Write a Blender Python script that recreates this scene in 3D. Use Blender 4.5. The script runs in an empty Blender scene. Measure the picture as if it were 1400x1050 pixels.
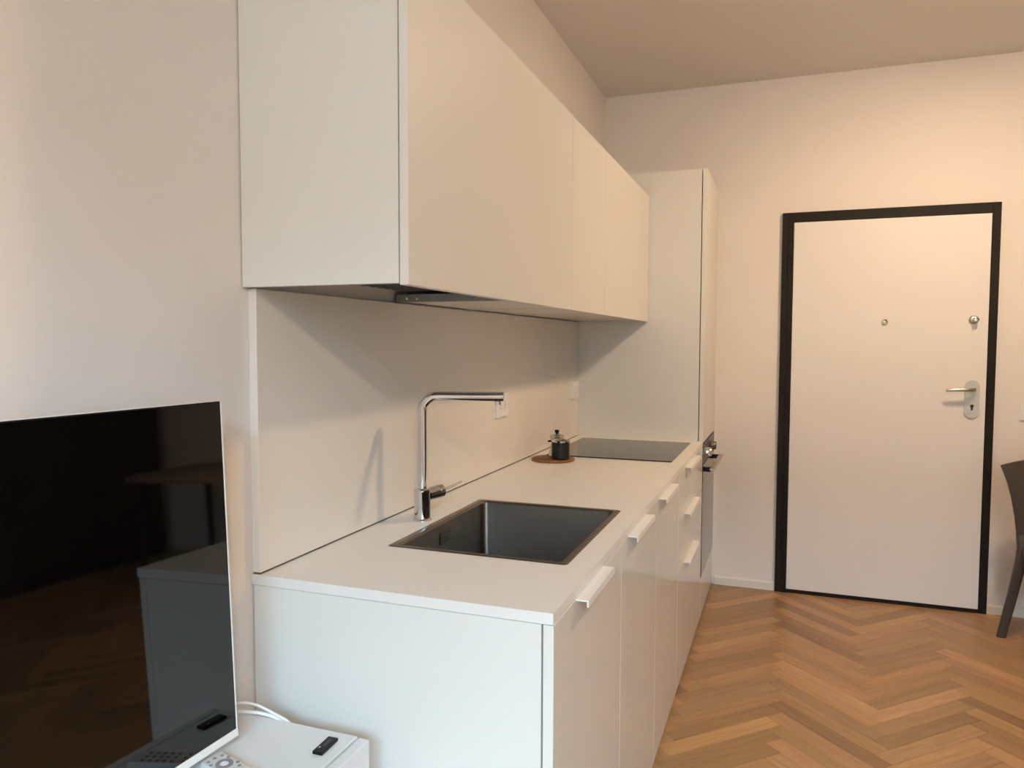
import bpy, bmesh, math, random
from mathutils import Vector, Matrix
random.seed(7)
PI = math.pi

# ------------------------------------------------------------------ camera
SC = bpy.context.scene
COL = SC.collection
CX, CY, CZ, YAW, PITCH, ROLL, FPX = 1.0319, -1.256, 1.3796, 0.351, -0.0548, 0.0029, 1027.88
F = Vector((-math.sin(YAW)*math.cos(PITCH), math.cos(YAW)*math.cos(PITCH), math.sin(PITCH)))
R0 = Vector((math.cos(YAW), math.sin(YAW), 0)); U0 = R0.cross(F)
RR = R0*math.cos(ROLL) + U0*math.sin(ROLL); UU = U0*math.cos(ROLL) - R0*math.sin(ROLL)
cam = bpy.data.cameras.new('camera'); camo = bpy.data.objects.new('camera', cam); COL.objects.link(camo)
cam.sensor_width = 36; cam.lens = FPX*36/1400; cam.clip_start = 0.05
M = Matrix.Identity(4)
for i in range(3):
    M[i][0] = RR[i]; M[i][1] = UU[i]; M[i][2] = -F[i]; M[i][3] = (CX, CY, CZ)[i]
camo.matrix_world = M
SC.camera = camo
def inframe(P, m=0):
    d = Vector(P) - Vector((CX, CY, CZ)); z = d.dot(F)
    if z < .1: return False
    x = 700 + FPX*d.dot(RR)/z; y = 525 - FPX*d.dot(UU)/z
    return -m < x < 1400+m and -m < y < 1050+m

# ------------------------------------------------------------------ sky, daylight, exposure
W = bpy.data.worlds.new('overcast_sky'); SC.world = W; W.use_nodes = True
bg = W.node_tree.nodes['Background']; bg.inputs[0].default_value = (0.45, 0.76, 1.03, 1); bg.inputs[1].default_value = 47.0
SC.view_settings.view_transform = 'Standard'; SC.view_settings.look = 'None'
SC.view_settings.gamma = 1; SC.view_settings.use_curve_mapping = False
SC.view_settings.exposure = 0.23

# room numbers (metres): x from the kitchen wall, y into the picture, z up
YW, ZC, XR, YB = 3.143, 2.812, 5.0, -3.3          # far wall, ceiling, right wall, window wall
D, H = 0.652, 0.900                                # kitchen front plane, worktop top
WX0, WX1, WZ0, WZ1 = 1.00, 2.60, 0.95, 2.71                   # street window opening
por = bpy.data.lights.new('window_behind_offscreen', 'AREA'); por.shape = 'RECTANGLE'; por.size = WX1-WX0; por.size_y = WZ1-WZ0
por.cycles.is_portal = True
poro = bpy.data.objects.new('window_behind_offscreen', por); COL.objects.link(poro)
poro.location = ((WX0+WX1)/2, YB-.19, (WZ0+WZ1)/2); poro.rotation_euler = (-PI/2, 0, PI)          # faces into the room (+y)

# ------------------------------------------------------------------ materials
def mat(name, col, rough=.5, metal=0, spec=.5, noise=0, nscale=6, bump=0, bscale=40, coat=0, emit=None, estr=0, stretch=(1,1,1)):
    m = bpy.data.materials.new(name); m.use_nodes = True
    nt = m.node_tree; b = nt.nodes['Principled BSDF']
    b.inputs['Base Color'].default_value = (*col, 1); b.inputs['Roughness'].default_value = rough
    b.inputs['Metallic'].default_value = metal; b.inputs['Specular IOR Level'].default_value = spec
    b.inputs['Coat Weight'].default_value = coat; b.inputs['Coat Roughness'].default_value = .05
    if emit: b.inputs['Emission Color'].default_value = (*emit, 1); b.inputs['Emission Strength'].default_value = estr
    if noise or bump:
        tc = nt.nodes.new('ShaderNodeTexCoord'); mp = nt.nodes.new('ShaderNodeMapping')
        mp.inputs['Scale'].default_value = stretch
        nt.links.new(tc.outputs['Object'], mp.inputs['Vector'])
    if noise:
        n = nt.nodes.new('ShaderNodeTexNoise'); n.inputs['Scale'].default_value = nscale; n.inputs['Detail'].default_value = 5
        nt.links.new(mp.outputs[0], n.inputs['Vector'])
        r = nt.nodes.new('ShaderNodeMapRange'); r.inputs['To Min'].default_value = 1-noise; r.inputs['To Max'].default_value = 1+noise
        nt.links.new(n.outputs['Fac'], r.inputs['Value'])
        mx = nt.nodes.new('ShaderNodeMix'); mx.data_type = 'RGBA'; mx.blend_type = 'MULTIPLY'; mx.inputs[0].default_value = 1
        mx.inputs[6].default_value = (*col, 1); nt.links.new(r.outputs[0], mx.inputs[7])
        nt.links.new(mx.outputs[2], b.inputs['Base Color'])
    if bump:
        n2 = nt.nodes.new('ShaderNodeTexNoise'); n2.inputs['Scale'].default_value = bscale; n2.inputs['Detail'].default_value = 3
        nt.links.new(mp.outputs[0], n2.inputs['Vector'])
        bp = nt.nodes.new('ShaderNodeBump'); bp.inputs['Strength'].default_value = bump; bp.inputs['Distance'].default_value = .002
        nt.links.new(n2.outputs['Fac'], bp.inputs['Height']); nt.links.new(bp.outputs[0], b.inputs['Normal'])
    return m
WALL = mat('wall_paint', (.79, .735, .69), .85, spec=.2, noise=.012, nscale=3, bump=.08, bscale=120)
CEIL = mat('ceiling_paint', (.80, .76, .72), .9, spec=.1, noise=.01, nscale=2)
LAM = mat('white_satin_laminate', (.745, .725, .675), .38, spec=.4)
FRONT = mat('white_gloss_front', (.745, .725, .675), .16, spec=.5)
UFRONT = mat('white_upper_front', (.745, .725, .675), .45, spec=.4)
TOPM = mat('pale_worktop_laminate', (.78, .75, .71), .42, spec=.4, noise=.03, nscale=9, stretch=(1, .35, 1))
SPL = mat('pale_splash_laminate', (.77, .72, .655), .40, spec=.4, noise=.012, nscale=5)
SEAL = mat('brown_seal', (.10, .075, .055), .7)
GAP = mat('dark_joint', (.03, .025, .02), .8)
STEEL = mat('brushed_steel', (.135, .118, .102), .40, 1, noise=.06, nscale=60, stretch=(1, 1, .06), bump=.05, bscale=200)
RIM = mat('steel_rim', (.20, .18, .155), .34, 1, noise=.06, nscale=40)
CHROME = mat('chrome', (.72, .72, .72), .06, 1)
ALU = mat('satin_aluminium', (.62, .60, .55), .35, 1)
ALUP = mat('satin_nickel', (.56, .55, .50), .5, .6)
WHITE = mat('white_plastic', (.80, .79, .77), .4)
HANDLE = mat('white_lacquer', (.84, .82, .79), .3)
BLACK = mat('black_plastic', (.006, .006, .006), .4, spec=.25)
FRAMEB = mat('dark_door_frame', (.012, .0085, .0065), .6, spec=.2, noise=.2, nscale=30, stretch=(1, 1, .1))
DOORM = mat('door_leaf_white', (.79, .75, .715), .5, noise=.01, nscale=4)
GLASSB = mat('black_glass', (.004, .004, .004), .05, spec=.6)
HOBM = mat('hob_glass', (.012, .012, .012), .10, spec=.75)
OVENG = mat('oven_glass', (.012, .012, .013), .08, spec=.9)
SCREEN = mat('tv_screen', (.0010, .0009, .0010), .035, spec=.62)
WOODB = mat('cork_brown_wood', (.22, .085, .027), .55, noise=.25, nscale=25, stretch=(1, 5, 1))
CHAIRM = mat('taupe_plastic', (.052, .038, .029), .5, noise=.03, nscale=30, bump=.05, bscale=300)
FILTER = mat('hood_filter', (.10, .10, .10), .45, .8)
HOODM = mat('hood_steel', (.42, .42, .41), .4, .85)
GREYB = mat('grey_button', (.22, .23, .25), .5)
REMW = mat('remote_silver', (.62, .62, .60), .42)
BASEB = mat('baseboard_white', (.74, .70, .64), .5)
FACADE = mat('added_house_plaster', (.10, .09, .08), .9, noise=.08, nscale=1)
PAVE = mat('street', (.07, .068, .065), .9, noise=.1, nscale=1)
TABLEM = mat('table_laminate', (.30, .24, .19), .5)
DARKW = mat('dark_wardrobe', (.045, .030, .022), .55, noise=.2, nscale=8, stretch=(1, 1, .08))
BULB = mat('warm_bulb', (1, .9, .75), .4, emit=(1, .72, .42), estr=12)
SHADE = mat('white_lamp_metal', (.75, .73, .70), .5)

# oak planks: colour and grain follow each plank's own uv and tint
OAK = bpy.data.materials.new('oak_plank'); OAK.use_nodes = True
nt = OAK.node_tree; b = nt.nodes['Principled BSDF']; b.inputs['Roughness'].default_value = .36; b.inputs['Specular IOR Level'].default_value = .4
uvn = nt.nodes.new('ShaderNodeUVMap'); uvn.uv_map = 'grain'
mp = nt.nodes.new('ShaderNodeMapping'); mp.inputs['Scale'].default_value = (1.6, 22, 1); nt.links.new(uvn.outputs[0], mp.inputs[0])
n1 = nt.nodes.new('ShaderNodeTexNoise'); n1.inputs['Scale'].default_value = 2.2; n1.inputs['Detail'].default_value = 8; n1.inputs['Distortion'].default_value = 1.1
nt.links.new(mp.outputs[0], n1.inputs['Vector'])
rp = nt.nodes.new('ShaderNodeValToRGB'); nt.links.new(n1.outputs['Fac'], rp.inputs[0])
rp.color_ramp.elements[0].position = .30; rp.color_ramp.elements[0].color = (.315, .170, .074, 1)
rp.color_ramp.elements[1].position = .72; rp.color_ramp.elements[1].color = (.42, .240, .112, 1)
mp2 = nt.nodes.new('ShaderNodeMapping'); mp2.inputs['Scale'].default_value = (5, 160, 1); nt.links.new(uvn.outputs[0], mp2.inputs[0])
n2 = nt.nodes.new('ShaderNodeTexNoise'); n2.inputs['Scale'].default_value = 3; n2.inputs['Detail'].default_value = 4
nt.links.new(mp2.outputs[0], n2.inputs['Vector'])
r2 = nt.nodes.new('ShaderNodeMapRange'); r2.inputs['From Min'].default_value = .3; r2.inputs['From Max'].default_value = .7
r2.inputs['To Min'].default_value = .88; r2.inputs['To Max'].default_value = 1.08; nt.links.new(n2.outputs['Fac'], r2.inputs[0])
mx = nt.nodes.new('ShaderNodeMix'); mx.data_type = 'RGBA'; mx.blend_type = 'MULTIPLY'; mx.inputs[0].default_value = 1
nt.links.new(rp.outputs[0], mx.inputs[6]); nt.links.new(r2.outputs[0], mx.inputs[7])
at = nt.nodes.new('ShaderNodeAttribute'); at.attribute_name = 'tint'
mx2 = nt.nodes.new('ShaderNodeMix'); mx2.data_type = 'RGBA'; mx2.blend_type = 'MULTIPLY'; mx2.inputs[0].default_value = 1
nt.links.new(mx.outputs[2], mx2.inputs[6]); nt.links.new(at.outputs['Color'], mx2.inputs[7])
nt.links.new(mx2.outputs[2], b.inputs['Base Color'])
bpn = nt.nodes.new('ShaderNodeBump'); bpn.inputs['Strength'].default_value = .12; bpn.inputs['Distance'].default_value = .001
nt.links.new(n2.outputs['Fac'], bpn.inputs['Height']); nt.links.new(bpn.outputs[0], b.inputs['Normal'])

# ------------------------------------------------------------------ helpers
def link(name, me, m, parent=None, loc=(0,0,0), rot=(0,0,0), smooth=None):
    o = bpy.data.objects.new(name, me); COL.objects.link(o)
    if m and not me.materials: me.materials.append(m)
    o.parent = parent; o.location = loc; o.rotation_euler = rot
    return o
def obj(name, bm, m, parent=None, loc=(0,0,0), rot=(0,0,0), smooth=False, angle=40):
    bmesh.ops.recalc_face_normals(bm, faces=bm.faces[:])
    me = bpy.data.meshes.new(name); bm.to_mesh(me); bm.free()
    if smooth:
        for p in me.polygons: p.use_smooth = True
        try: me.set_sharp_from_angle(angle=math.radians(angle))
        except Exception: pass
    return link(name, me, m, parent, loc, rot)
def tag(o, label, cat, group=None, kind=None):
    o['label'] = label; o['category'] = cat
    if group: o['group'] = group
    if kind: o['kind'] = kind
    return o
def thing(name, label, cat, loc=(0,0,0), rot=(0,0,0), group=None, kind=None):
    o = bpy.data.objects.new(name, None); COL.objects.link(o); o.empty_display_size = .05
    o.location = loc; o.rotation_euler = rot
    return tag(o, label, cat, group, kind)
def box(bm, x0, x1, y0, y1, z0, z1, bev=0, seg=2):
    vs = [bm.verts.new((x, y, z)) for x in (x0, x1) for y in (y0, y1) for z in (z0, z1)]
    fs = [bm.faces.new([vs[i] for i in q]) for q in ((0,1,3,2),(4,6,7,5),(0,4,5,1),(2,3,7,6),(0,2,6,4),(1,5,7,3))]
    if bev:
        es = list({e for f in fs for e in f.edges})
        bmesh.ops.bevel(bm, geom=es, offset=bev, segments=seg, affect='EDGES', profile=.5)
    return bm
def BX(*a, **k): return box(bmesh.new(), *a, **k)
def tube(bm, pts, rad, n=16, cap=True):
    pts = [Vector(p) for p in pts]; N = len(pts)
    rs = rad if isinstance(rad, (list, tuple)) else [rad]*N
    t = (pts[1]-pts[0]).normalized(); up = Vector((0,0,1)) if abs(t.z) < .9 else Vector((1,0,0))
    a = t.cross(up).normalized(); rings = []
    for i in range(N):
        t = ((pts[min(i+1,N-1)]-pts[i]).normalized() + (pts[i]-pts[max(i-1,0)]).normalized()).normalized() if 0 < i < N-1 else (pts[1]-pts[0] if i == 0 else pts[-1]-pts[-2]).normalized()
        a = (a - t*a.dot(t)).normalized(); c = t.cross(a)
        rings.append([bm.verts.new(pts[i] + (a*math.cos(2*PI*k/n) + c*math.sin(2*PI*k/n))*rs[i]) for k in range(n)])
    for r, s in zip(rings, rings[1:]):
        for k in range(n): bm.faces.new((r[k], r[(k+1)%n], s[(k+1)%n], s[k]))
    if cap: bm.faces.new(rings[0][::-1]); bm.faces.new(rings[-1])
    return bm
def lathe(bm, prof, c=(0,0,0), n=40, axis='z', cap=True):
    rings = []
    for r, h in prof:
        ring = []
        for k in range(n):
            a = 2*PI*k/n; u, v = r*math.cos(a), r*math.sin(a)
            P = (u, v, h) if axis == 'z' else ((u, h, v) if axis == 'y' else (h, u, v))
            ring.append(bm.verts.new((P[0]+c[0], P[1]+c[1], P[2]+c[2])))
        rings.append(ring)
    for r, s in zip(rings, rings[1:]):
        for k in range(n): bm.faces.new((r[k], r[(k+1)%n], s[(k+1)%n], s[k]))
    if cap: bm.faces.new(rings[0]); bm.faces.new(rings[-1])
    return bm
def rrect(x0, x1, y0, y1, r, n=6):
    pts = []
    for cx, cy, a0 in ((x1-r, y1-r, 0), (x0+r, y1-r, PI/2), (x0+r, y0+r, PI), (x1-r, y0+r, 3*PI/2)):
        for k in range(n+1):
            a = a0 + PI/2*k/n; pts.append((cx+r*math.cos(a), cy+r*math.sin(a)))
    return pts
def loft(bm, loops, cap0=True, cap1=True):
    R = [[bm.verts.new(p) for p in L] for L in loops]
    for r, s in zip(R, R[1:]):
        n = len(r)
        for k in range(n): bm.faces.new((r[k], r[(k+1)%n], s[(k+1)%n], s[k]))
    if cap0: bm.faces.new(R[0][::-1])
    if cap1: bm.faces.new(R[-1])
    return bm
def prism(bm, poly, a0, a1, axis='z'):
    f = {'z': lambda u, v, h: (u, v, h), 'y': lambda u, v, h: (u, h, v), 'x': lambda u, v, h: (h, u, v)}[axis]
    return loft(bm, [[f(u, v, a0) for u, v in poly], [f(u, v, a1) for u, v in poly]])
def slab_hole(bm, x0, x1, y0, y1, hx0, hx1, hy0, hy1, z0, z1):
    X = (x0, hx0, hx1, x1); Y = (y0, hy0, hy1, y1)
    V = {(i, j, k): bm.verts.new((X[i], Y[j], (z0, z1)[k])) for i in range(4) for j in range(4) for k in range(2)}
    for i in range(3):
        for j in range(3):
            if i == 1 and j == 1: continue
            for k in range(2): bm.faces.new([V[q] for q in ((i,j,k),(i+1,j,k),(i+1,j+1,k),(i,j+1,k))])
    def wall(a, c): bm.faces.new((V[(*a,0)], V[(*c,0)], V[(*c,1)], V[(*a,1)]))
    for i in range(3): wall((i,0),(i+1,0)); wall((i,3),(i+1,3)); wall((0,i),(0,i+1)); wall((3,i),(3,i+1))
    wall((1,1),(2,1)); wall((2,1),(2,2)); wall((2,2),(1,2)); wall((1,2),(1,1))
    return bm
def S(name, bm, m, label, cat, parent=None):
    o = obj(name, bm, m, parent); return tag(o, label, cat, kind='structure')

# ------------------------------------------------------------------ room shell
S('wall_left', BX(-.15, 0, YB-.2, YW+.15, -.05, ZC+.1), WALL, 'warm white painted wall behind the kitchen units and television', 'wall')
S('wall_far', BX(0, XR, YW, YW+.15, -.05, ZC+.1), WALL, 'warm white painted wall holding the entrance door', 'wall')
S('wall_right', BX(XR, XR+.15, YB-.2, YW+.15, -.05, ZC+.1), WALL, 'painted wall opposite the kitchen units', 'wall')
bm = BX(0, WX0, YB-.2, YB, -.05, ZC+.1); box(bm, WX1, XR, YB-.2, YB, -.05, ZC+.1); box(bm, WX0, WX1, YB-.2, YB, WZ1, ZC+.1); box(bm, WX0, WX1, YB-.2, YB, -.05, WZ0)
S('wall_behind', bm, WALL, 'painted wall around the wide street window', 'wall')
S('ceiling', BX(-.15, XR+.15, YB-.2, YW+.15, ZC, ZC+.1), CEIL, 'plain matte painted ceiling above the kitchen', 'ceiling')
floor = S('floor', BX(0, XR, YB, YW, -.06, -.012), GAP, 'oak herringbone parquet floor', 'floor')

# herringbone parquet: 490 x 70 mm oak planks at 45 degrees
PW, PN = .0700, 7
S2 = math.sqrt(.5)
def clip(poly, ax, v, sgn):
    out = []
    for i in range(len(poly)):
        a, c = poly[i], poly[(i+1) % len(poly)]
        da, dc = sgn*(a[ax]-v), sgn*(c[ax]-v)
        if da >= 0: out.append(a)
        if (da < 0) != (dc < 0):
            t = da/(da-dc); out.append((a[0]+(c[0]-a[0])*t, a[1]+(c[1]-a[1])*t))
    return out
planks = []
g = .00035
for m_ in range(-10, 11):
    for k in range(-70, 70):
        for kind in (0, 1):
            u0, v0 = k + m_*PN, k - m_*PN
            q = [(u0, v0), (u0+PN, v0), (u0+PN, v0+1), (u0, v0+1)] if kind == 0 else [(u0, v0+1), (u0+1, v0+1), (u0+1, v0+1+PN), (u0, v0+1+PN)]
            us = [a[0] for a in q]; vs = [a[1] for a in q]
            ua, ub, va, vb = min(us)*PW+g, max(us)*PW-g, min(vs)*PW+g, max(vs)*PW-g
            P = [(1.385 + (u-v)*S2, 2.115 + (u+v)*S2) for u, v in ((ua,va),(ub,va),(ub,vb),(ua,vb))]
            P = clip(clip(clip(clip(P, 0, .001, 1), 0, XR-.001, -1), 1, YB+.001, 1), 1, YW-.001, -1)
            if len(P) < 3: continue
            A = abs(sum(P[i][0]*P[(i+1)%len(P)][1]-P[(i+1)%len(P)][0]*P[i][1] for i in range(len(P))))/2
            if A < 2e-5: continue
            planks.append((P, kind))
PALE = ((1.54, 2.27), (1.50, 2.82), (.87, 1.50), (1.85, 2.39), (1.24, 1.95), (1.60, 1.95))   # the palest boards
def plank_geo(V, Fc, UV, T, P, kind, org):
    n = len(P); cx = sum(p[0] for p in P)/n; cy = sum(p[1] for p in P)/n
    base = len(V); off = (random.uniform(0, 40), random.uniform(0, 40)); flip = random.choice((-1, 1))
    dz = random.uniform(-.00025, 0)
    # tone of this board
    t = random.gauss(.98, .14); t = max(.72, min(1.30, t))
    if random.random() < .09: t *= 1.2
    if any(all((P[i][0]-P[i-1][0])*(q[1]-P[i-1][1])-(P[i][1]-P[i-1][1])*(q[0]-P[i-1][0]) > 0 for i in range(n)) for q in PALE): t = 1.32
    tint = (t, t*random.uniform(.96, 1.03), t*random.uniform(.88, 1.06), 1)
    def uv(x, y):
        a = (x+y)*S2; c = (y-x)*S2
        if kind: a, c = c, a
        return (a*flip+off[0], c+off[1])
    def add(p, s, z):
        d = math.hypot(p[0]-cx, p[1]-cy) or 1
        x = p[0]-(p[0]-cx)/d*s; y = p[1]-(p[1]-cy)/d*s
        V.append((x-org[0], y-org[1], z)); UV.append(uv(x, y)); T.append(tint)
    for p in P: add(p, 0, -.0125)
    for p in P: add(p, 0, -.0009+dz)
    for p in P: add(p, .0011, dz)
    for r in range(2):
        for k in range(n): Fc.append((base+r*n+k, base+r*n+(k+1)%n, base+(r+1)*n+(k+1)%n, base+(r+1)*n+k))
    Fc.append(tuple(base+2*n+k for k in range(n)))
def plank_mesh(name, V, Fc, UV, T):
    me = bpy.data.meshes.new(name); me.from_pydata(V, [], Fc)
    l = me.uv_layers.new(name='grain')
    for lp in me.loops: l.data[lp.index].uv = UV[lp.vertex_index]
    ca = me.attributes.new('tint', 'FLOAT_COLOR', 'POINT')
    for i, t in enumerate(T): ca.data[i].color = t
    me.materials.append(OAK); return me
vis, rest = [], []
for P, kind in planks:
    c = (sum(p[0] for p in P)/len(P), sum(p[1] for p in P)/len(P))
    ok = any(inframe((p[0], p[1], 0)) and p[0] > D-.06 and p[1] > .3 for p in P)
    (vis if ok else rest).append((c[1], P, kind, c))
vis.sort(key=lambda q: q[0]); rest += vis[296:]; vis = vis[:296]
for _, P, kind, c in vis:
    V, Fc, UV, T = [], [], [], []
    plank_geo(V, Fc, UV, T, P, kind, c)
    link('plank', plank_mesh('plank', V, Fc, UV, T), None, floor, (c[0], c[1], 0))
V, Fc, UV, T = [], [], [], []
for _, P, kind, c in rest: plank_geo(V, Fc, UV, T, P, kind, (0, 0))
pf = link('plank_field', plank_mesh('plank_field', V, Fc, UV, T), None, floor); pf['kind'] = 'stuff'

# baseboards
bbf = thing('baseboard_far', 'low off-white baseboard along the wall beside the entrance door', 'baseboard', kind='structure')
for a, c in ((D+.012, .9895), (2.0165, XR-.02)):
    bm = bmesh.new(); prism(bm, [(YW, 0), (YW-.012, 0), (YW-.012, .040), (YW-.008, .047), (YW, .047)], a, c, 'x'); obj('board', bm, BASEB, bbf)
bbr = bmesh.new(); prism(bbr, [(XR, 0), (XR-.012, 0), (XR-.012, .040), (XR-.008, .047), (XR, .047)], YB, YW-.02, 'y')
S('baseboard_right', bbr, BASEB, 'low off-white baseboard along the wall opposite the kitchen', 'baseboard')

# street window behind the photographer, facing an overcast street
win = thing('window_1', 'tall white framed street window letting in daylight', 'window', kind='structure')
bm = bmesh.new(); ya, yb = YB-.14, YB-.08
box(bm, WX0, WX0+.06, ya, yb, WZ0, WZ1); box(bm, WX1-.06, WX1, ya, yb, WZ0, WZ1); box(bm, WX0+.06, WX1-.06, ya, yb, WZ1-.06, WZ1); box(bm, WX0+.06, WX1-.06, ya, yb, WZ0, WZ0+.06)
obj('window_frame', bm, WHITE, win)
obj('mullion', BX((WX0+WX1)/2-.03, (WX0+WX1)/2+.03, ya, yb, WZ0+.06, WZ1-.06), WHITE, win)
PANE = bpy.data.materials.new('window_glass'); PANE.use_nodes = True
pn = PANE.node_tree; pn.nodes.remove(pn.nodes['Principled BSDF']); mxs = pn.nodes.new('ShaderNodeMixShader'); mxs.inputs[0].default_value = .05
pn.links.new(pn.nodes.new('ShaderNodeBsdfTransparent').outputs[0], mxs.inputs[1]); gl = pn.nodes.new('ShaderNodeBsdfGlossy'); gl.inputs['Roughness'].default_value = .02
pn.links.new(gl.outputs[0], mxs.inputs[2]); pn.links.new(mxs.outputs[0], pn.nodes['Material Output'].inputs[0])
for a, c in ((WX0+.06, (WX0+WX1)/2-.03), ((WX0+WX1)/2+.03, WX1-.06)): obj('pane', BX(a, c, YB-.113, YB-.107, WZ0+.06, WZ1-.06), PANE, win)
S('street_ground', BX(-12, 14, YB-16, YB-.2, -.5, -.2), PAVE, 'grey paving outside the street window', 'ground')
S('added_house', BX(-12, 14, YB-10.5, YB-9, -.2, 5.35), FACADE, 'unseen plaster house facade added across the street to block low sky', 'building')  # added house, out of view; its height shuts off the low sky

# ------------------------------------------------------------------ entrance door
DX0, DX1, DZ = .991, 2.015, 2.086
LX0, LX1, LZ0, LZ1 = 1.050, 1.977, .020, 2.033
door = thing('door_1', 'plain white entrance door in a black frame', 'door', loc=((DX0+DX1)/2, YW, 0), kind='structure')
def dp(name, bm, m, parent=door, smooth=False):
    bmesh.ops.translate(bm, verts=bm.verts[:], vec=(-(DX0+DX1)/2, -YW, 0)); return obj(name, bm, m, parent, smooth=smooth)
bm = BX(DX0, LX0, YW-.022, YW, 0, DZ, bev=.002)
box(bm, DX0+.033, LX0-.002, YW-.026, YW-.02, 0, DZ-.035, bev=.001)
dp('frame_jamb', bm, FRAMEB)
dp('frame_jamb', BX(LX1, DX1, YW-.022, YW, 0, DZ, bev=.002), FRAMEB)
dp('frame_head', BX(LX0, LX1, YW-.022, YW, LZ1, DZ, bev=.002), FRAMEB)
dp('threshold', BX(LX0, LX1, YW-.020, YW, 0, LZ0, bev=.001), FRAMEB)
dp('leaf', BX(LX0+.001, LX1-.001, YW-.021, YW, LZ0+.001, LZ1-.001, bev=.002), DOORM)
YD = YW-.021
hg = bmesh.new()
for z in (.25, 1.75): tube(hg, [(LX0-.022, YD-.006, z), (LX0-.022, YD-.006, z+.11)], .0065, 12)
dp('hinge', hg, BLACK, smooth=True)
pe = dp('peephole', lathe(bmesh.new(), [(.0150, YD), (.0150, YD-.004), (.0130, YD-.006), (.0105, YD-.006), (.0100, YD-.002)], (1.507, 0, 1.495), 28, 'y', cap=False), ALUP, smooth=True)
dp('peephole_lens', lathe(bmesh.new(), [(.0102, YD-.0005), (.0102, YD-.0030)], (1.507, 0, 1.495), 24, 'y'), BLACK, pe)
dp('peephole_cover', lathe(bmesh.new(), [(.0105, YD-.0062), (.0105, YD-.0080), (.0090, YD-.0090)], (1.5030, 0, 1.4905), 24, 'y'), ALUP, pe, True)
lk = dp('lock_rosette', lathe(bmesh.new(), [(.023, YD), (.023, YD-.004), (.019, YD-.010), (.012, YD-.014)], (1.910, 0, 1.502), 32, 'y'), ALU, smooth=True)
bm = bmesh.new(); lathe(bm, [(.008, YD-.012), (.010, YD-.022), (.014, YD-.028), (.013, YD-.038), (.007, YD-.041)], (1.914, 0, 1.502), 24, 'y')
dp('lock_knob', bm, CHROME, lk, True)
pl = bmesh.new(); prism(pl, rrect(1.8805, 1.9475, 1.004, 1.196, .033, 10), YD, YD-.008, 'y')
plate = dp('handle_plate', pl, ALUP, smooth=True)
bm = bmesh.new(); tube(bm, [(1.918, YD-.006, 1.152), (1.918, YD-.03, 1.152), (1.914, YD-.047, 1.152), (1.902, YD-.056, 1.152), (1.87, YD-.060, 1.151), (1.83, YD-.061, 1.149), (1.80, YD-.058, 1.147), (1.789, YD-.055, 1.146)], [.010, .010, .0105, .0105, .0095, .0085, .0075, .006], 16)
dp('lever', bm, ALU, plate, True)
kh = bmesh.new(); lathe(kh, [(.0085, YD-.0078), (.0085, YD-.0086)], (1.915, 0, 1.066), 20, 'y')
box(kh, 1.9105, 1.9195, YD-.0086, YD-.0078, 1.044, 1.064)
dp('keyhole', kh, GAP, plate)

# ------------------------------------------------------------------ kitchen: base row
UN = [(0.0, 1.125), (1.125, 1.645), (1.645, 2.497)]
HY = [(.150, .385), (.668, .935), (1.172, 1.450), (1.83, 2.19)]
XF = D-.020                                              # back of the fronts
def handle(parent, y0, y1, ztop):
    bm = bmesh.new()                                     # folded edge pull: flat lip on top, short drop in front
    prof = [(D-.004, ztop-.0035), (D-.004, ztop), (D+.026, ztop), (D+.026, ztop-.0145), (D+.0225, ztop-.0145), (D+.0225, ztop-.0035)]
    prism(bm, prof, y0, y1, 'y')
    return obj('handle', bm, HANDLE, parent)
def base_unit(i, label, name='base_cabinet'):
    y0, y1 = UN[i]
    t = thing(name, label, 'cabinet', (0, 0, 0), group='lower kitchen cabinets')
    b0 = y0 if i == 0 else y0+.0005
    bm = bmesh.new(); z1 = H-.0226
    box(bm, .004, XF-.003, b0, b0+.018, .0, z1); box(bm, .004, XF-.003, y1-.0185, y1-.0005, .0, z1)
    box(bm, .004, XF-.004, b0+.018, y1-.0185, .10, .118); box(bm, .004, .012, b0+.018, y1-.0185, .118, z1)
    if i == 1: box(bm, .012, XF-.004, b0+.018, y1-.0185, z1-.018, z1)
    obj('body', bm, LAM, t)
    obj('plinth', BX(XF-.012, XF-.001, b0+.019, y1-.019, 0, .0995), GAP, t)
    return t, y0, y1
t, y0, y1 = base_unit(0, 'white two-door lower cabinet at the free end of the worktop, under the sink')
for (a, c), h_ in zip(((0, .585), (.585, 1.125)), HY):
    handle(obj('door', BX(XF, D, a+.001, c-.0012, .020, H-.0235, bev=.0008, seg=1), FRONT, t), *h_, H-.0225)
t, y0, y1 = base_unit(1, 'white one-door lower cabinet between the sink cabinet and the hob drawers')
handle(obj('door', BX(XF, D, y0+.001, y1-.0012, .020, H-.0235, bev=.0008, seg=1), FRONT, t), *HY[2], H-.0225)
t, y0, y1 = base_unit(2, 'white three-drawer lower cabinet below the hob', 'drawer_cabinet')
for a, c, hnd in [(.020, .487, 1), (.490, .688, 1), (.691, H-.0235, 1)]:
    d_ = obj('drawer', BX(XF, D, y0+.002, y1-.001, a, c, bev=.0008, seg=1), FRONT, t)
    if hnd: handle(d_, *HY[3], c+.0005)

# worktop
SX0, SX1, SY0, SY1 = .155, .595, .285, .853             # sink outer rim
bm = slab_hole(bmesh.new(), .0005, D, -.002, 2.4985, SX0+.012, SX1-.012, SY0+.012, SY1-.012, H-.021, H)
tag(obj('worktop', bm, TOPM), 'long pale laminate worktop over the lower cabinets', 'worktop')
# splashback
sp = thing('splashback', 'pale laminate splashback panel between worktop and wall cabinets', 'splashback')
obj('panel', BX(.0005, .0205, 0, 2.4975, H+.004, 1.4875, bev=.0006, seg=1), SPL, sp)
obj('seal', BX(.002, .0190, .002, 2.4955, H+.0002, H+.004), SEAL, sp)

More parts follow.
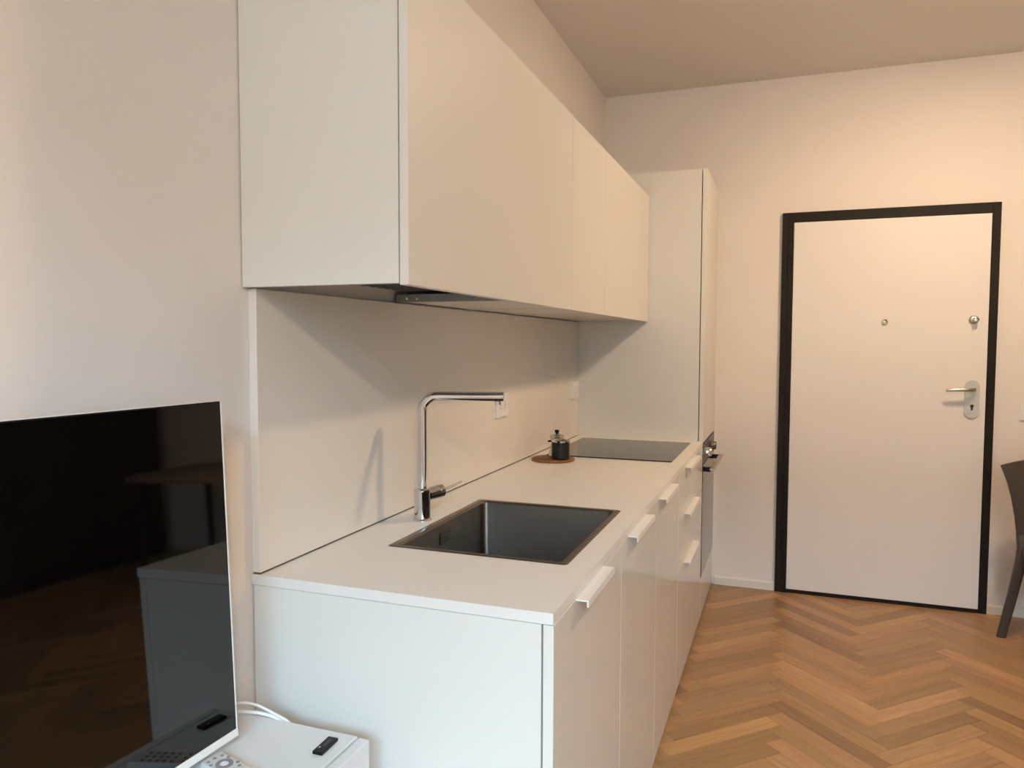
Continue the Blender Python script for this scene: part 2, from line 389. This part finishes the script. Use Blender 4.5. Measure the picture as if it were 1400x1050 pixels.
# sink
sk = thing('kitchen_sink', 'square stainless steel sink bowl set into the worktop', 'sink', ((SX0+SX1)/2, (SY0+SY1)/2, H))
cxs, cys = (SX0+SX1)/2, (SY0+SY1)/2
hx, hy = (SX1-SX0)/2, (SY1-SY0)/2
def L(dx, r, z, n=8): return [(x, y, z) for x, y in rrect(-hx+dx, hx-dx, -hy+dx, hy-dx, r, n)]
bm = loft(bmesh.new(), [L(.001, .010, .0002), L(.0, .010, .0006), L(.002, .010, .0016), L(.017, .012, .0014)], False, False)
obj('rim', bm, RIM, sk, smooth=True)
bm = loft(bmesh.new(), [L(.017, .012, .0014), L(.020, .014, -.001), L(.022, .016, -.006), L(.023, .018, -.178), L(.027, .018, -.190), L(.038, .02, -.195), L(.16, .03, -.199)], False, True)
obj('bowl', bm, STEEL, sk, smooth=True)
ov = bmesh.new(); xo = -hx+.0235
prism(ov, rrect(-.011-.032, -.011+.032, -.058, -.024, .004, 3), xo, xo+.002, 'x')
ovo = obj('overflow', ov, RIM, sk)
for dz in (-.051, -.041, -.031): obj('slot', BX(xo+.0019, xo+.0024, -.036, .014, dz-.0017, dz+.0017), GAP, ovo)
bm = bmesh.new(); lathe(bm, [(.043, -.1988), (.043, -.1970), (.036, -.1962), (.032, -.1975), (.005, -.1975)], n=32); obj('drain', bm, CHROME, sk, smooth=True)

# faucet
TX, TY = .113, .552
fa = thing('kitchen_faucet', 'tall chrome faucet with angular spout beside the sink', 'faucet', (TX, TY, H))
bm = lathe(bmesh.new(), [(.0255, .0002), (.0255, .003), (.0225, .006), (.0218, .02), (.0218, .074), (.0225, .078), (.0225, .083), (.016, .0865), (.010, .087)], n=40)
obj('body', bm, CHROME, fa, smooth=True)
ex, ey = .322-TX, .607-TY; Ls = math.hypot(ex, ey); ex, ey = ex/Ls, ey/Ls
zs, rb = .3365, .042
pts = [(0, 0, .084)] + [(0, 0, .10+(zs-rb-.10)*k/6) for k in range(7)]
pts += [(ex*rb*(1-math.cos(a)), ey*rb*(1-math.cos(a)), zs-rb+rb*math.sin(a)) for a in [PI/2*k/10 for k in range(1, 11)]]
pts += [(ex*d, ey*d, zs) for d in (.08, .13, .18, Ls+.004)]
sp_ = obj('spout', tube(bmesh.new(), pts, .0128, 24), CHROME, fa, smooth=True)
bm = lathe(bmesh.new(), [(.0085, zs-.0215), (.0085, zs-.012)], (ex*(Ls-.012), ey*(Ls-.012), 0), 20); obj('aerator', bm, CHROME, sp_, smooth=True)
tip = Vector((.142-TX, .745-TY, .0715)); a0 = Vector((.005, .014, .066)); dirv = Vector((.022, .073, .003)).normalized()
p1 = a0 + dirv*.040; p2 = a0 + dirv*.043; p3 = a0 + dirv*.058
lv = obj('lever_barrel', tube(bmesh.new(), [a0, p1, p1+dirv*.0005, p2-dirv*.0005, p2, p3, p3+dirv*.002], [.0190, .0190, .0172, .0172, .0190, .0190, .014], 28), CHROME, fa, smooth=True)
obj('lever_rod', tube(bmesh.new(), [p3-dirv*.002, p3+(tip-p3)*.5, tip], [.0040, .0037, .0040], 12), CHROME, lv, smooth=True)

# hob
hb = thing('induction_hob', 'flat black glass hob let into the worktop beside the tall cabinet', 'hob', (.332, 2.09, H))
obj('glass', BX(-.257, .272, -.305, .305, .0002, .0052, bev=.0012, seg=2), HOBM, hb)
ZP = mat('zone_print', (.05, .05, .05), .3)
for cx_, cy_, r_ in ((-.13, -.15, .09), (-.13, .15, .075), (.12, -.15, .075), (.12, .15, .10)):
    A = [(cx_+r_*math.cos(2*PI*k/40), cy_+r_*math.sin(2*PI*k/40), .00525) for k in range(40)]
    B = [(cx_+(r_-.0015)*math.cos(2*PI*k/40), cy_+(r_-.0015)*math.sin(2*PI*k/40), .00528) for k in range(40)]
    obj('zone_ring', loft(bmesh.new(), [A, B], False, False), ZP, hb)

# ------------------------------------------------------------------ tall unit with oven
Y0, Y1, ZT = 2.500, 3.100, 2.2185
tc = thing('tall_cabinet', 'tall white cabinet housing the oven, in the corner by the entrance wall', 'cabinet', (0, Y0, 0))
def tp(name, bm, m, parent=tc, smooth=False):
    bmesh.ops.translate(bm, verts=bm.verts[:], vec=(0, -Y0, 0)); return obj(name, bm, m, parent, smooth=smooth)
bm = BX(.003, XF-.004, Y0, Y0+.018, 0, ZT); box(bm, .003, XF-.004, Y1-.018, Y1, 0, ZT)
box(bm, .003, XF-.004, Y0+.018, Y1-.018, ZT-.018, ZT); box(bm, .003, .02, Y0+.018, Y1-.018, .1, ZT-.018)
for z in (.19, .885): box(bm, .02, XF-.004, Y0+.018, Y1-.018, z, z+.018)
tp('body', bm, LAM)
tp('door', BX(XF, D+.002, Y0+.0005, Y1-.001, .893, ZT+.001, bev=.0008, seg=1), LAM)
tp('drawer', BX(XF, D, Y0+.0005, Y1-.001, .020, .218, bev=.0008, seg=1), FRONT)
tp('plinth', BX(XF-.012, XF-.001, Y0+.019, Y1-.019, 0, .0995), GAP)
tp('filler', BX(XF-.004, D-.003, Y1, YW-.001, .02, ZT), LAM)
ovn = thing('oven', 'built-in black glass oven with knobs in the tall cabinet', 'oven', (D, (Y0+Y1)/2, .55))
def op(name, bm, m, parent=ovn, smooth=False):
    bmesh.ops.translate(bm, verts=bm.verts[:], vec=(-D, -(Y0+Y1)/2, -.55)); return obj(name, bm, m, parent, smooth=smooth)
op('casing', BX(.10, D-.020, Y0+.022, Y1-.022, .2185, .878), GAP)
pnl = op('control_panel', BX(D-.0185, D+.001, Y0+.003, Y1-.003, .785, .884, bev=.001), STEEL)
op('door_top_band', BX(D-.0185, D+.0025, Y0+.003, Y1-.003, .700, .782, bev=.001), GLASSB)
op('door_glass', BX(D-.0185, D+.002, Y0+.003, Y1-.003, .222, .699, bev=.001), OVENG)
for y in (2.605, 2.860):
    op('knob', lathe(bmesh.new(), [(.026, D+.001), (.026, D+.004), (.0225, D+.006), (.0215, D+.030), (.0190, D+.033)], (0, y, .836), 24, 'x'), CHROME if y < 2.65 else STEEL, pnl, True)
hd = bmesh.new(); box(hd, D+.030, D+.056, Y0+.035, Y1-.035, .752, .762, bev=.003)
op('handle', hd, ALU)
for y in (Y0+.07, Y1-.07): op('handle_mount', BX(D+.002, D+.034, y-.012, y+.012, .742, .764, bev=.002), BLACK)

# ------------------------------------------------------------------ wall cabinets and extractor
DU, ZUB, ZUT, YU0 = .3765, 1.4895, 2.0995, -.0185
XU = DU-.0185
seams = [(YU0, 1.092), (1.092, 1.556), (1.556, 2.497)]
ulab = ['wide white wall cabinet above the sink, with the extractor below', 'narrow white wall cabinet between two wider ones', 'white wall cabinet above the hob, against the tall cabinet']
for i, (y0, y1) in enumerate(seams):
    t = thing('wall_cabinet', ulab[i], 'cabinet', (0, y0, ZUB), group='upper kitchen cabinets')
    def up(name, bm, m, parent=t):
        bmesh.ops.translate(bm, verts=bm.verts[:], vec=(0, -y0, -ZUB)); return obj(name, bm, m, parent)
    bm = BX(.003, XU-.0025, y0, y0+.018, ZUB, ZUT); box(bm, .003, XU-.0025, y1-.0185, y1-.0005, ZUB, ZUT)
    ys = y0+.018 if i else .616
    box(bm, .003, XU-.003, y0+.018, y1-.0185, ZUT-.018, ZUT)
    box(bm, .003, XU-.010, ys, y1-.0185, ZUB+.003, ZUB+.021)
    box(bm, .003, .010, y0+.018, y1-.0185, ZUB+.06, ZUT-.018)
    up('body', bm, LAM)
    up('door', BX(XU, DU, y0+(.0015 if i else 0), y1-.0015, ZUB-.004, ZUT+.001, bev=.0009, seg=1), UFRONT)
hoo = thing('extractor_hood', 'grey metal extractor recessed under the wide wall cabinet', 'extractor', (.18, .31, ZUB))
def hp(name, bm, m, parent=hoo):
    bmesh.ops.translate(bm, verts=bm.verts[:], vec=(-.18, -.31, -ZUB)); return obj(name, bm, m, parent)
hp('housing', BX(.012, XU-.006, .004, .612, ZUB+.035, ZUB+.20), HOODM)
fl = hp('end_rail', BX(.012, XU-.012, .596, .612, ZUB+.0005, ZUB+.022, bev=.0008, seg=1), HOODM)
for x in (.045, .075, .25, .31): hp('screw', lathe(bmesh.new(), [(.004, .596), (.004, .594), (.0025, .593)], (x, 0, ZUB+.011), 12, 'y'), CHROME, fl)
hp('front_rail', BX(XU-.030, XU-.008, .004, .594, ZUB+.008, ZUB+.034), HOODM)
for k in range(14): hp('filter_slat', BX(.05, XU-.045, .05+k*.038, .066+k*.038, ZUB+.028, ZUB+.0348), FILTER)

# ------------------------------------------------------------------ sockets and switch
def socket(y0, y1, z0, z1, label):
    t = thing('wall_socket', label, 'socket', (.0206, (y0+y1)/2, (z0+z1)/2), group='splashback sockets')
    hw, hh = (y1-y0)/2, (z1-z0)/2
    bm = bmesh.new(); prism(bm, rrect(-hw, hw, -hh, hh, .004, 3), 0, .0075, 'x'); obj('plate', bm, WHITE, t)
    for dy in (-.024, 0, .024):
        m_ = obj('module', BX(.0075, .0086, dy-.0112, dy+.0112, -.023, .023), WHITE, t)
        if dy: 
            for dz in (-.010, 0, .010): obj('hole', lathe(bmesh.new(), [(.0024, .0085), (.0024, .0089)], (0, dy, dz), 10, 'x'), GAP, m_)
socket(1.325, 1.445, 1.100, 1.190, 'white wall socket on the splashback, just past the faucet')
socket(2.365, 2.485, 1.096, 1.186, 'white wall socket on the splashback, in the corner by the hob')
sw = thing('light_switch', 'white light switch plate on the wall beside the entrance door', 'switch', (2.190, YW, 1.045))
bm = bmesh.new(); prism(bm, rrect(-.061, .061, -.044, .044, .004, 3), 0, -.009, 'y'); obj('plate', bm, WHITE, sw)
for dx in (-.024, 0, .024): obj('rocker', BX(dx-.0112, dx+.0112, -.0115, -.009, -.023, .023, bev=.001), WHITE, sw)

# ------------------------------------------------------------------ things on the worktop
BXC, BYC = .140, 1.672
bm = lathe(bmesh.new(), [(.084, .0003), (.088, .002), (.088, .008), (.085, .010)], n=56)
tag(obj('trivet', bm, WOODB, None, (BXC, BYC, H), smooth=True), 'round brown wooden trivet on the worktop next to the hob', 'trivet')
cn = thing('black_pot', 'small black cylindrical pot with chrome rim standing on the round trivet', 'pot', (.178, 1.650, H+.0102))
bm = lathe(bmesh.new(), [(.030, 0), (.035, .002), (.0362, .010), (.0362, .068), (.0355, .070)], n=40); obj('body', bm, BLACK, cn, smooth=True)
bm = lathe(bmesh.new(), [(.0352, .0702), (.0385, .071), (.0385, .0745), (.036, .076), (.030, .0785), (.012, .084), (.004, .085)], n=40); ld = obj('lid', bm, CHROME, cn, smooth=True)
bm = BX(-.003, .009, -.0415, -.036, .058, .076, bev=.001); obj('clip', bm, BLACK, cn)
bm = BX(-.052, -.036, -.010, .002, .068, .075, bev=.002); obj('ear', bm, BLACK, cn)
mk = thing('moka_pot', 'silver moka coffee pot with black knob behind the black pot', 'coffee pot', (.140, 1.724, H+.0102), (0, 0, 1.95)); mk.scale = (1.08, 1.08, .80)
def octo(r, z, a=PI/8): return [(r*math.cos(a+k*PI/4), r*math.sin(a+k*PI/4), z) for k in range(8)]
bm = loft(bmesh.new(), [octo(.032, 0), octo(.034, .004), octo(.0265, .048), octo(.0285, .052)]); obj('boiler', bm, ALU, mk)
bm = loft(bmesh.new(), [octo(.0275, .052), octo(.0225, .062), octo(.0290, .100), octo(.0295, .104)]); jg = obj('jug', bm, ALU, mk)
bm = prism(bmesh.new(), [(-.026, .085), (-.046, .106), (-.040, .106), (-.026, .100)], -.007, .007, 'y'); obj('pour_lip', bm, ALU, jg)
bm = loft(bmesh.new(), [octo(.0295, .104), octo(.028, .107), octo(.010, .114), octo(.006, .115)]); obj('lid', bm, ALU, mk)
bm = lathe(bmesh.new(), [(.005, .114), (.0055, .120), (.009, .126), (.009, .134), (.006, .137)], n=20); obj('knob', bm, BLACK, mk, smooth=True)
bm = tube(bmesh.new(), [(.026, -.004, .100), (.046, -.010, .104), (.056, -.012, .098), (.054, -.012, .070), (.050, -.011, .050)], [.005, .0065, .007, .006, .004], 10); obj('handle', bm, BLACK, mk, smooth=True)

# ------------------------------------------------------------------ television corner
ZS = .660                                                # sideboard top
sb = thing('tv_sideboard', 'low white sideboard below the television, next to the kitchen end', 'sideboard', (0, -.85, 0))
def sp2(name, bm, m, parent=sb):
    bmesh.ops.translate(bm, verts=bm.verts[:], vec=(0, .85, 0)); return obj(name, bm, m, parent)
SB0, SB1, SBX = -1.62, -.096, .333
SBW = mat('sideboard_white', (.79, .785, .775), .35, spec=.45)
sp2('top', BX(.002, SBX-.0245, SB0, SB1, ZS-.018, ZS, bev=.001, seg=1), SBW)
bm = BX(.002, SBX-.026, SB0+.001, SB0+.019, .06, ZS-.018); box(bm, .002, SBX-.026, SB1-.019, SB1-.001, .06, ZS-.018)
box(bm, .002, .01, SB0+.019, SB1-.019, .06, ZS-.018); box(bm, .002, SBX-.026, SB0+.019, SB1-.019, .06, .078)
sp2('body', bm, SBW)
w3 = (SB1-SB0)/3
for k in range(3): sp2('door', BX(SBX-.0205, SBX, SB0+k*w3+.001, SB0+(k+1)*w3-.001, .06, ZS-.0012, bev=.001, seg=1), SBW)
for x in (.03, SBX-.06):
    for y in (SB0+.05, SB1-.08): sp2('leg', BX(x, x+.03, y, y+.03, 0, .06, bev=.002), SBW)

TA, TT, TH, TW = math.radians(3.0), math.radians(2.375), .589, 1.035
P0 = Vector((.1371, -.2129, .6889))
n_ = Vector((math.cos(TA)*math.cos(TT), -math.sin(TA)*math.cos(TT), math.sin(TT)))
e_ = Vector((math.sin(TA), math.cos(TA), 0)); u_ = n_.cross(e_)
tv = thing('television', 'large flat black television with thin white bezel on the low sideboard', 'television', (0, 0, 0))
MT = Matrix.Identity(4)
O_ = P0 - e_*TW/2
for i in range(3): MT[i][0] = n_[i]; MT[i][1] = e_[i]; MT[i][2] = u_[i]; MT[i][3] = O_[i]
tv.matrix_world = MT                                     # local: x out of the screen, y along it, z up, origin at bottom middle
h2 = TW/2
obj('housing', BX(-.030, -.0015, -h2, h2, 0, TH, bev=.002), WHITE, tv)
obj('back_box', BX(-.062, -.030, -.30, .30, .06, .36, bev=.006), WHITE, tv)
obj('bezel_bottom', BX(-.0015, .0035, -h2, h2, 0, .0135, bev=.0008, seg=1), WHITE, tv)
obj('bezel_edge', BX(-.0015, .0015, h2-.0028, h2, .0135, TH), WHITE, tv)
obj('bezel_edge', BX(-.0015, .0015, -h2, -h2+.0028, .0135, TH), WHITE, tv)
obj('bezel_top', BX(-.0015, .0012, -h2+.0028, h2-.0028, TH-.002, TH), BLACK, tv)
obj('screen', BX(-.0015, .0010, -h2+.0029, h2-.0029, .0136, TH-.0021), SCREEN, tv)
st = bmesh.new(); box(st, -.040, -.022, -.04, .04, -.026, .10, bev=.003); obj('stand_neck', st, WHITE, tv)
bz = (ZS - O_.z)
bm = bmesh.new(); prism(bm, rrect(-.085, .105, -.16, .16, .03, 6), bz+.0022, bz+.010, 'z')
fb = obj('stand_base', bm, WHITE, tv); fb.rotation_euler = (0, TT, 0); fb.location = (-.0005, 0, .0005)

# remote control lying partly under the television's lower edge
rc = thing('remote_control', 'slim silver grey remote control lying on the sideboard under the television edge', 'remote control', (.163, -.2755, ZS+.0003), (0, 0, math.radians(74.7)))
bm = bmesh.new(); loft(bm, [[(x, y, z) for x, y in rrect(-.021+i, .021-i, -.128+i, .040-i, .006, 4)] for i, z in ((.001, 0), (0, .003), (0, .012), (.002, .015))])
obj('body', bm, REMW, rc, smooth=True)
ring = bmesh.new()
loft(ring, [[(r*math.cos(2*PI*k/32), r*math.sin(2*PI*k/32), z) for k in range(32)] for r, z in ((.0145, .015), (.0142, .0165), (.0082, .0165), (.0078, .015))], False, False)
obj('ring_button', ring, GREYB, rc, smooth=True)
obj('centre_button', lathe(bmesh.new(), [(.0068, .015), (.0066, .0163), (.004, .0165)], n=20), WHITE, rc, smooth=True)
for x, y in ((-.013, .026), (0, .028), (.013, .026), (-.016, .014), (.0165, .013), (-.0165, -.013), (.0165, -.013), (-.012, -.024), (0, -.027), (.012, -.024)) + tuple((x, -.045-k*.014) for k in range(5) for x in (-.012, 0, .012)):
    obj('button', lathe(bmesh.new(), [(.0032, .0148), (.0030, .0160), (.0015, .0162)], (x, y, 0), 12), GREYB, rc, smooth=True)

bs = thing('black_stick', 'small flat black plastic stick lying on the white sideboard top', 'gadget', (.2755, -.1495, ZS+.0003), (0, 0, math.radians(2)))
obj('body', BX(-.010, .010, -.0265, .0265, 0, .006, bev=.0012), BLACK, bs)
obj('print', BX(-.0025, .0035, -.006, .016, .0058, .0063), mat('grey_print', (.06, .06, .06), .5), bs)
obj('contact', BX(-.006, -.003, -.014, -.009, .0058, .0064), ALU, bs)

def cable(pts, r, label):
    cu = bpy.data.curves.new('cable', 'CURVE'); cu.dimensions = '3D'; cu.bevel_depth = r; cu.bevel_resolution = 3; cu.use_fill_caps = True
    s = cu.splines.new('NURBS'); s.points.add(len(pts)-1); s.use_endpoint_u = True; s.order_u = 4
    for p, q in zip(s.points, pts): p.co = (*q, 1)
    tmp = bpy.data.objects.new('cable', cu); COL.objects.link(tmp)
    me = bpy.data.meshes.new_from_object(tmp.evaluated_get(bpy.context.evaluated_depsgraph_get())); bpy.data.objects.remove(tmp)
    for p in me.polygons: p.use_smooth = True
    me.materials.clear()
    return tag(link('cable', me, WHITE), label, 'cable', 'television cables')
cable([(.075, -.42, .76), (.07, -.30, .705), (.050, -.17, .697), (.065, -.127, .697), (.092, -.110, .692), (.135, -.100, .670), (.156, -.0915, .659), (.160, -.088, .645), (.160, -.086, .61)], .0026, 'thin white cable arching higher from behind the television over the sideboard end')
cable([(.060, -.44, .74), (.06, -.30, .690), (.055, -.18, .690), (.065, -.127, .680), (.100, -.105, .672), (.126, -.098, .6655), (.137, -.0915, .657), (.140, -.086, .65), (.140, -.085, .640)], .0035, 'thicker white cable lying low on the sideboard end behind the television')

# ------------------------------------------------------------------ dining chair and table on the right
CHX = 2.230
ch = thing('dining_chair', 'taupe moulded plastic chair standing by the wall beside the entrance door', 'chair', (CHX, 2.60, 0))
# outline of one side: height, half width, depth (the chair faces the kitchen, back to the entrance wall)
PRO = [(0, .243, 2.805), (.10, .226, 2.800), (.20, .209, 2.795), (.30, .194, 2.788), (.38, .184, 2.780), (.44, .180, 2.778), (.50, .182, 2.790), (.58, .188, 2.808), (.66, .199, 2.826), (.73, .214, 2.842), (.78, .230, 2.853), (.806, .240, 2.860)]
def prof(z):
    for a, c in zip(PRO, PRO[1:]):
        if a[0] <= z <= c[0]:
            t = (z-a[0])/(c[0]-a[0]); return a[1]+(c[1]-a[1])*t, a[2]+(c[2]-a[2])*t
    return PRO[-1][1], PRO[-1][2]
def cp(name, bm): 
    bmesh.ops.translate(bm, verts=bm.verts[:], vec=(0, -2.60, 0)); return obj(name, bm, CHAIRM, ch, smooth=True)
for sgn in (-1, 1):                                      # rear legs run on as back stiles
    loops = []
    for z, hw, y in PRO:
        if z > .51: break
        t = min(1, z/.45); w = .019+.003*t; d = .013+.006*t
        loops.append([(sgn*(hw-w)+dx, y+dy, z) for dx, dy in rrect(-w, w, -d, d, .009, 4)])
    cp('leg', loft(bmesh.new(), loops))
NZ, NY = 16, 16; bmk = bmesh.new(); front, back = [], []
for i in range(NZ+1):
    rf, rb_ = [], []
    for j in range(NY+1):
        q = -1+2*j/NY; t = i/NZ; z0_ = .478+(.806-.478)*t
        hw, y = prof(z0_); zc = z0_ + .042*(1-q*q)*t*t - .010*(1-q*q)*(1-t)
        yy = y + .034*(1-q*q)
        rf.append(bmk.verts.new((q*hw, yy-.007, zc))); rb_.append(bmk.verts.new((q*hw, yy+.006, zc)))
    front.append(rf); back.append(rb_)
for G in (front, back):
    for i in range(NZ):
        for j in range(NY): bmk.faces.new((G[i][j], G[i+1][j], G[i+1][j+1], G[i][j+1]))
for i in range(NZ):
    for j in (0, NY): bmk.faces.new((front[i][j], front[i+1][j], back[i+1][j], back[i][j]))
for j in range(NY):
    for i in (0, NZ): bmk.faces.new((front[i][j], front[i][j+1], back[i][j+1], back[i][j]))
cp('backrest', bmk)
cp('seat', loft(bmesh.new(), [[(x, y, z) for x, y in rrect(-.166+k, .166-k, 2.375+k, 2.800-k, .04, 6)] for k, z in ((.008, .392), (0, .400), (0, .432), (.006, .440), (.05, .434))]))
for sgn in (-1, 1):
    cp('leg', tube(bmesh.new(), [(sgn*.190, 2.372, 0), (sgn*.170, 2.392, .20), (sgn*.145, 2.412, .397)], [.014, .018, .023], 14))

tb = thing('dining_table', 'dining table with rounded corners beside the taupe chair', 'table', (3.17, 2.55, 0))
bm = loft(bmesh.new(), [[(x, y, z) for x, y in rrect(-.60+i, .60-i, -.42+i, .42-i, .25, 12)] for i, z in ((.004, .722), (0, .726), (0, .744), (.004, .748))]); obj('top', bm, TABLEM, tb, smooth=True)
for x in (-.46, .46):
    for y in (-.28, .28): obj('leg', tube(bmesh.new(), [(x*1.05, y*1.03, 0), (x, y, .722)], [.018, .026], 16), DARKW, tb, smooth=True)

# ------------------------------------------------------------------ ceiling lamps (their own light lives here)
def lamp(x, y, power, col, light_name, label):
    t = thing('ceiling_lamp', label, 'lamp', (x, y, ZC), group='ceiling lamps')
    bm = lathe(bmesh.new(), [(.06, -.0005), (.06, -.012)], n=32); obj('canopy', bm, SHADE, t, smooth=True)
    bm = lathe(bmesh.new(), [(.05, -.012), (.14, -.016), (.15, -.025), (.15, -.112), (.147, -.112), (.147, -.027), (.05, -.018)], n=40, cap=False); obj('shade', bm, SHADE, t, smooth=True)
    bm = lathe(bmesh.new(), [(.012, -.014), (.020, -.03), (.030, -.045), (.026, -.054), (.008, -.058)], n=24); obj('bulb', bm, BULB, t, smooth=True)
    l = bpy.data.lights.new(light_name, 'POINT'); l.energy = power; l.color = col; l.shadow_soft_size = .085
    lo = bpy.data.objects.new(light_name, l); COL.objects.link(lo); lo.parent = t; lo.location = (0, 0, -.081)
    return t
lamp(1.88, 1.80, 81, (1, .716, .452), 'ceiling_lamp_right_offscreen', 'round white ceiling lamp between the kitchen and the dining table')
lamp(2.00, -2.55, 122, (1, .775, .59), 'ceiling_lamp_behind_offscreen', 'round white ceiling lamp near the street window')

# dark wardrobe on the far right, met only as the dark mirror image in the television
wd = thing('wardrobe', 'dark wooden wardrobe along the wall opposite the kitchen', 'wardrobe', (4.70, 1.6, 0))
obj('body', BX(-.27, .29, -1.5, 1.45, 0, 2.40), DARKW, wd)
for k in range(5): obj('door', BX(-.292, -.2705, -1.498+k*.59, -.912+k*.59, .06, 2.395, bev=.001, seg=1), DARKW, wd)
